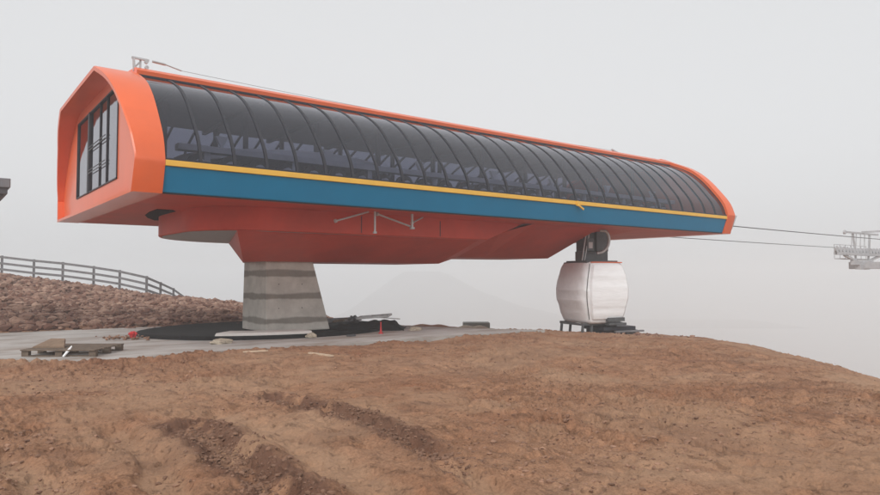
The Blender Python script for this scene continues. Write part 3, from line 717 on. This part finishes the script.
# ------------------------------------------------------------------ fence on the bank
fence = empty('wooden_fence', (5.7, 40.9, hz(5.7, 40.9)), 'weathered grey post and rail fence running along the top of the stony bank', 'fence')
FU = [(-62, 37, 249), (-30, 36.6, 252), (2, 36.2, 255.6), (34, 36, 259.3), (63, 36, 262), (94, 36, 266), (120, 36, 270), (147, 36, 276), (161, 39.5, 282), (174, 43, 288), (188, 47.5, 298), (200, 52, 306)]
tops = []
for u, d, v in FU:
    p = FH*d+RH*d*(u-440)/670; z = EYE-(v-276)/670*d; tops.append(Vector((p[0], p[1], z)))
for i, t in enumerate(tops):
    b = MB(); g = hz(t.x, t.y); b.beam((t.x, t.y, min(g, t.z-1.05)-.1), (t.x, t.y, t.z), .11); b.build('post', 'fence', fence)
for i in range(len(tops)-1):
    for dz in (.08, .42, .74):
        b = MB(); off = Vector((-.03, -.06, 0)); b.beam(tops[i]+off-Vector((0, 0, dz)), tops[i+1]+off-Vector((0, 0, dz)), .04, .12); b.build('rail', 'fence', fence)

# ------------------------------------------------------------------ canopy corner at the left edge
cn = empty('shelter', (0.7, 22.4, 0), 'dark grey shelter with a flat eave and slim post cut by the left edge', 'shelter')
b = MB(); b.box((-2.2, 21.25, 4.02), (1.68, 23.8, 4.27)); b.build('fascia', 'canopy2', cn, bevel=.02)
b = MB(); b.box((-2.2, 21.32, 3.86), (1.62, 23.7, 4.018)); b.build('soffit', 'canopy', cn)
b = MB(); b.add([(1.55, 21.5, 3.86), (1.30, 21.5, 3.55), (1.1, 21.5, 3.86), (1.55, 21.62, 3.86), (1.30, 21.62, 3.55), (1.1, 21.62, 3.86)], [(0, 1, 2), (5, 4, 3), (0, 3, 4, 1), (1, 4, 5, 2), (2, 5, 3, 0)]); b.build('gusset', 'canopy', cn)
b = MB(); b.box((1.22, 21.48, -.1), (1.37, 21.64, 3.86)); b.build('post', 'canopy', cn)

# ------------------------------------------------------------------ foundation ring round the pillar
fd = empty('foundation', (8.0, 19.4, 0.02), 'black coated round foundation edge with a pale concrete lip around the pillar foot', 'foundation')
FC = (8.25, 19.25); FR = 3.75
def arc(r, a0, a1, n=40, c=FC): return [(c[0]+r*math.cos(math.radians(a0+(a1-a0)*k/n)), c[1]+.80*r*math.sin(math.radians(a0+(a1-a0)*k/n))) for k in range(n+1)]
A0, A1 = arc(FR, 0, 360, 90)[:-1], arc(FR-.12, 0, 360, 90)[:-1]; A2 = arc(FR-.25, 0, 360, 90)[:-1]
b = MB(); b.rings([[(x, y, -.03) for x, y in A0], [(x, y, .10) for x, y in A0], [(x, y, .12) for x, y in A1], [(x, y, .07) for x, y in A2]], cap1=True); b.build('collar', 'black', fd, smooth=True, angle=50)
lo = arc(FR+.01, 229, 268, 30); li = arc(FR-.9, 229, 268, 30); lm = arc(FR-.06, 229, 268, 30)
b = MB(); b.rings([[(x, y, .06) for x, y in li], [(x, y, .20) for x, y in li], [(x, y, .20) for x, y in lm], [(x, y, .15) for x, y in lo], [(x, y, .13) for x, y in lo]], close=False); b.build('concrete_lip', 'whitelip', fd, smooth=True, angle=40)
b = MB(); b.rings([[(x, y, -.02) for x, y in arc(FR+.02, 214, 300, 30)], [(x, y, .128) for x, y in arc(FR+.02, 214, 300, 30)]], close=False); b.build('edge_band', 'black', fd)

# black sheeting heaped to the right of the pillar, with scrap on it
b = MB(); P0 = gp(300, 333, 0); P1 = gp(404, 331, 0); n = 44; rows = []
for i in range(n+1):
    t = i/n; cx = P0[0]+(P1[0]-P0[0])*t; cy = P0[1]+(P1[1]-P0[1])*t
    hh = .10+.20*min(1, t*1.4)+.02*math.sin(i*1.3)
    if t > .88: hh *= max(0.08, 1-(t-.88)/.12)
    row = []
    for j, (f, zf) in enumerate(((0, -.02), (.03, .55), (.12, .92), (.35, 1.0), (.75, .9), (1.1, .55), (1.35, -.05))):
        row.append((cx-FH[0]*0+FH[0]*f*1.1+.02*math.sin(i*.9+j), cy+FH[1]*f*1.1, hh*zf+.02+.012*math.sin(i*2.1+j*1.7)))
    rows.append(row)
b.rings(rows, close=False); heap = tag(b.build('black_sheeting', 'black', None, smooth=True, angle=50), 'long heap of black sheeting lying on the slab right of the pillar', 'sheeting')
FX = np.array(P1)-np.array(P0)
def hp(t, f, z): return (P0[0]+FX[0]*t+FH[0]*f, P0[1]+FX[1]*t+FH[1]*f, z)
def scrap(name, m, segs, label, cat, r=.035, group=None):
    b = MB()
    for p, q in segs: b.beam(p, q, r*2, r*1.6)
    tag(b.build(name, m, None), label, cat, group)
scrap('steel_grating', 'galv', [(hp(.52, .5, .37), hp(.82, .55, .42)), (hp(.55, .9, .40), hp(.85, .95, .46)), (hp(.52, .5, .37), hp(.55, .9, .40)), (hp(.62, .52, .385), hp(.66, .92, .42)), (hp(.72, .53, .40), hp(.76, .93, .44)), (hp(.82, .55, .42), hp(.85, .95, .46))], 'grey steel frame lying on the high end of the black sheeting', 'steel frame')
scrap('steel_beam', 'fence', [(hp(.16, .5, .27), hp(.56, .6, .34)), (hp(.2, .5, .35), hp(.5, .9, .36))], 'crossed weathered beams lying on the low end of the black sheeting', 'beam', .04)
scrap('hose_bundle', 'steel', [(hp(.0, .6, .27), hp(.12, .7, .31)), (hp(.04, .8, .33), hp(.2, .5, .27)), (hp(.10, .6, .30), hp(.02, .5, .36))], 'dark scrap bundle lying on the sheeting beside the pillar foot', 'scrap', .06)

scrap('scaffold_tube', 'galv', [(hp(.56, .7, .43), hp(.95, .6, .33))], 'single pale tube lying across the steel frame on the sheeting', 'tube', .02)
scrap('timber_prop', 'wood', [(hp(.30, .3, .30), hp(.48, .8, .39)), (hp(.27, .7, .31), hp(.40, .35, .33))], 'pair of short brown timber props between the beams and the steel frame', 'timber', .035)
scrap('cable_drum_part', 'steel', [(hp(.44, .5, .33), hp(.50, .7, .44)), (hp(.50, .5, .33), hp(.45, .8, .42)), (hp(.43, .6, .38), hp(.52, .6, .40))], 'dark bracket piece poking up in the middle of the sheeting', 'bracket', .03)
x = 19.6+RNG.randn(160)*1.1; y = 14.6+RNG.randn(160)*.9; sz = .02+.07*RNG.rand(160)**4
scatter('loose_stones', np.stack([x, y, height(x, y)[0]+sz*.2], -1), sz, 'rubble', 'loose brown stones kicked up around the foot of the support stack', 'stones')
# ------------------------------------------------------------------ small things on the slab
def pallet(loc, rz, label, board=False):
    o = empty('wooden_pallet', loc, label, 'pallet', rz=rz)
    for i in range(7):
        b = MB(); y_ = -.58+i*.19; b.box((-.75, y_-.065, .118), (.75, y_+.065, .142)); b.build('deck_board', 'wood', o, local=True)
    for y_ in (-.55, 0, .55):
        b = MB(); b.box((-.75, y_-.05, 0), (.75, y_+.05, .02)); b.build('bottom_board', 'wood', o, local=True)
        for x_ in (-.68, 0, .68):
            b = MB(); b.box((x_-.07, y_-.05, .021), (x_+.07, y_+.05, .117)); b.build('block', 'wood', o, local=True)
    return o
pr = math.radians(-37)
pa = pallet((2.48, 15.98, .024), pr, 'grey brown wooden pallet lying on the concrete slab near the left edge')
b = MB(); b.add([(-.35, -.2, 0), (.30, -.16, 0), (.12, .2, .13), (-.22, .22, .13), (-.33, -.2, .03), (.28, -.16, .03), (.1, .2, .16), (-.2, .22, .16)], [(0, 1, 2, 3), (7, 6, 5, 4), (0, 4, 5, 1), (1, 5, 6, 2), (2, 6, 7, 3), (3, 7, 4, 0)])
o = b.build('bent_board', 'board'); o.location = (2.12, 16.05, .17); o.rotation_euler = (0, 0, pr); tag(o, 'brown bent board leaning up on the left end of the pallet', 'board')
b = MB(); b.tube([(0, 0, 0), (.10, .02, .12), (.16, .05, .20)], [.02, .03, .012], 8); o = b.build('white_pipe_offcut', 'wrap2'); o.location = (2.18, 15.35, .03); tag(o, 'short white offcut leaning against the front of the pallet', 'offcut')
rk = MB()
for i in range(7):
    a = i*1.7; rk.tube([(0.06*math.cos(a), .06*math.sin(a), .0), (.12*math.cos(a+.5), .12*math.sin(a+.5), .16), (.05*math.cos(a+1), .05*math.sin(a+1), .22)], [.03, .05, .02], 7)
o = rk.build('red_tape_bundle', 'redthing', smooth=True); o.location = (4.22, 18.6, .06); o.scale = (.72, .72, .72); tag(o, 'crumpled red marking tape bundle beside the black foundation edge', 'tape')
x = 4.2+RNG.randn(70)*.30; y = 19.0+RNG.randn(70)*.4; sz = .015+.035*RNG.rand(70)
scatter('dirt_heap', np.stack([x, y, .03+.05*RNG.rand(70)], -1), sz, 'clod', 'small heap of orange soil spilled on the slab beside the red tape', 'soil')
# small red marker post
cn2 = empty('marker_cone', (10.2, 16.15, .022), 'small red marker cone standing on the slab in front of the black sheeting', 'cone')
b = MB(); b.disc((0, 0, .012), .07, .022, (0, 0, 1), 16); b.build('base', 'redthing', cn2, local=True)
b = MB(); b.tube([(0, 0, .024), (0, 0, .14), (0, 0, .28), (0, 0, .33)], [.038, .024, .014, .018], 12); b.build('cone', 'redthing', cn2, smooth=True, local=True)
def rock(loc, s, label, m='stone', seed=1):
    r = np.random.RandomState(seed); bm = bmesh.new(); bmesh.ops.create_icosphere(bm, subdivisions=3, radius=1)
    for v in bm.verts:
        n = v.co.normalized(); k = 1+.22*math.sin(n.x*3.1+seed)*math.cos(n.y*4.3+seed*2)+.10*math.sin(n.z*7+n.x*6)
        v.co = Vector((n.x*s[0], n.y*s[1], max(n.z, -.35)*s[2]))*k
    me = bpy.data.meshes.new('pale_stone'); bm.to_mesh(me); bm.free(); o = bpy.data.objects.new('pale_stone', me); COL.objects.link(o); me.materials.append(M[m]); o.location = loc
    tag(o, label, 'stone')
rock((*gp(222, 342, .05), .05), (.24, .14, .09), 'flat pale stone on the slab left of the pillar, below the concrete lip', seed=2)
rock((*gp(312, 336.5, .05), .06), (.15, .11, .09), 'pale stone on the slab where the black sheeting meets the concrete lip', seed=5)
rock((*gp(352, 335, .05), .04), (.14, .06, .035), 'small dark flat stone on the slab in front of the black sheeting', 'steel', seed=7)
rock((*gp(415, 329, .05), .02), (.20, .14, .10), 'stone at the far slab edge just beyond the tip of the black sheeting', seed=9)
def stick(u0, v0, u1, v1, label):
    a = gp(u0, v0); c = gp(u1, v1); za = hz(*a)+.035; zc = hz(*c)+.035; b = MB(); b.beam((a[0], a[1], za), (c[0], c[1], zc), .06, .03)
    tag(b.build('timber_offcut', 'lightwood'), label, 'offcut', 'timber offcuts dropped on the soil')
stick(245, 356, 268, 358, 'pale timber offcut on the soil in front of the pillar, the left one')
stick(310, 359, 333, 363, 'pale timber offcut on the soil right of and nearer than the other')
# distant low berm and block behind the slab edge
def berm(name, m, c, l, w, h, label, cat):
    b = MB(); n, k = 30, 9; rows = []
    for i in range(n+1):
        t = i/n*2-1; row = []
        for j in range(k+1):
            s = j/k*2-1; e = math.sqrt(max(0, 1-t*t))**.7*math.sqrt(max(0, 1-s*s)); p = np.array(c)+RH*t*l+FH*s*w
            row.append((p[0], p[1], base_height(np.array([p[0]]), np.array([p[1]]))[0][0]-.1+(h+.1)*e*(1+.05*math.sin(i*.9+j*.7))))
        rows.append(row)
    b.rings(rows, close=False); tag(b.build(name, m, smooth=True, angle=60), label, cat)
berm('soil_heap', 'dirtpile', FH*27+RH*27*U2R(428), 1.6, .8, .34, 'low orange soil heap beyond the slab behind the black sheeting', 'soil heap')
berm('gravel_heap', 'stone', FH*30+RH*30*U2R(470), 1.5, .8, .60, 'low pale gravel heap half faded in the mist beyond the slab', 'gravel heap')
b = MB(); p = FH*30.5+RH*30.5*U2R(476); zb_ = float(base_height(np.array([p[0]]), np.array([p[1]]))[0][0]); b.box((p[0]-.6, p[1]-.4, zb_-.1), (p[0]+.6, p[1]+.4, EYE-46/670*30.5), rz=-.65)
tag(b.build('concrete_block', 'greenblock', bevel=.03), 'grey green block beside the gravel heap beyond the slab', 'block')

# ------------------------------------------------------------------ haze
me = bpy.data.meshes.new('haze'); bm = bmesh.new(); bmesh.ops.create_cube(bm, size=1)
for v in bm.verts: v.co = Vector((v.co.x*3000+1.3, v.co.y*3000+.7, (v.co.z+.5)*276.0-262))
bm.to_mesh(me); bm.free(); hzo = bpy.data.objects.new('haze', me); COL.objects.link(hzo); hzo['kind'] = 'stuff'; tag(hzo, 'pale mountain mist filling the whole view', 'haze')
m = bpy.data.materials.new('mist'); m.use_nodes = True; N = m.node_tree.nodes; N.remove(N['Principled BSDF'])
v = N.new('ShaderNodeVolumePrincipled'); v.inputs['Color'].default_value = (0.92, 0.945, 0.96, 1); v.inputs['Density'].default_value = 0.0033; v.inputs['Anisotropy'].default_value = 0.0
m.node_tree.links.new(v.outputs[0], N['Material Output'].inputs['Volume']); me.materials.append(m)

# ------------------------------------------------------------------ world, sun, camera
W_ = bpy.data.worlds.new('World'); SC.world = W_; W_.use_nodes = True; nt = W_.node_tree; N = nt.nodes; L = nt.links
SUN_EL, SUN_AZ = math.radians(40), math.radians(232)
sky = N.new('ShaderNodeTexSky'); sky.sky_type = 'NISHITA'; sky.sun_disc = False; sky.sun_elevation = SUN_EL; sky.sun_rotation = SUN_AZ
sky.dust_density = 6; sky.air_density = 1.0
hs = N.new('ShaderNodeHueSaturation'); hs.inputs['Saturation'].default_value = 0.06; L.new(sky.outputs[0], hs.inputs['Color'])
mx = N.new('ShaderNodeMix'); mx.data_type = 'RGBA'; mx.inputs[0].default_value = 0.72; L.new(hs.outputs[0], mx.inputs[6]); mx.inputs[7].default_value = (8.42, 8.56, 8.74, 1)
bg = N['Background']; L.new(mx.outputs[2], bg.inputs['Color']); bg.inputs['Strength'].default_value = 0.09
sl = bpy.data.lights.new('sun', 'SUN'); sl.energy = 1.35; sl.angle = math.radians(32); sl.color = (1, .985, .965)
so = bpy.data.objects.new('sun', sl); COL.objects.link(so)
sd = Vector((math.sin(SUN_AZ)*math.cos(SUN_EL), math.cos(SUN_AZ)*math.cos(SUN_EL), math.sin(SUN_EL)))
so.rotation_euler = sd.to_track_quat('Z', 'Y').to_euler(); so.location = (0, 0, 40)

cd = bpy.data.cameras.new('camera'); cam = bpy.data.objects.new('camera', cd); COL.objects.link(cam)
cd.sensor_width = 36; cd.lens = 670/880*36; cd.clip_start = .1; cd.clip_end = 9000
P_ = math.atan(28.5/670)
fw_ = Vector((FH[0]*math.cos(P_), FH[1]*math.cos(P_), math.sin(P_)))
cam.location = (0, 0, EYE); cam.rotation_euler = fw_.to_track_quat('-Z', 'Y').to_euler(); SC.camera = cam

SC.view_settings.view_transform = 'Standard'; SC.view_settings.look = 'None'; SC.view_settings.exposure = 0.3; SC.view_settings.gamma = 1
SC.view_settings.use_curve_mapping = False
SC.cycles.use_denoising = True; SC.cycles.volume_bounces = 4; SC.cycles.max_bounces = 10; SC.cycles.transparent_max_bounces = 16
SC.cycles.caustics_reflective = False; SC.cycles.caustics_refractive = False
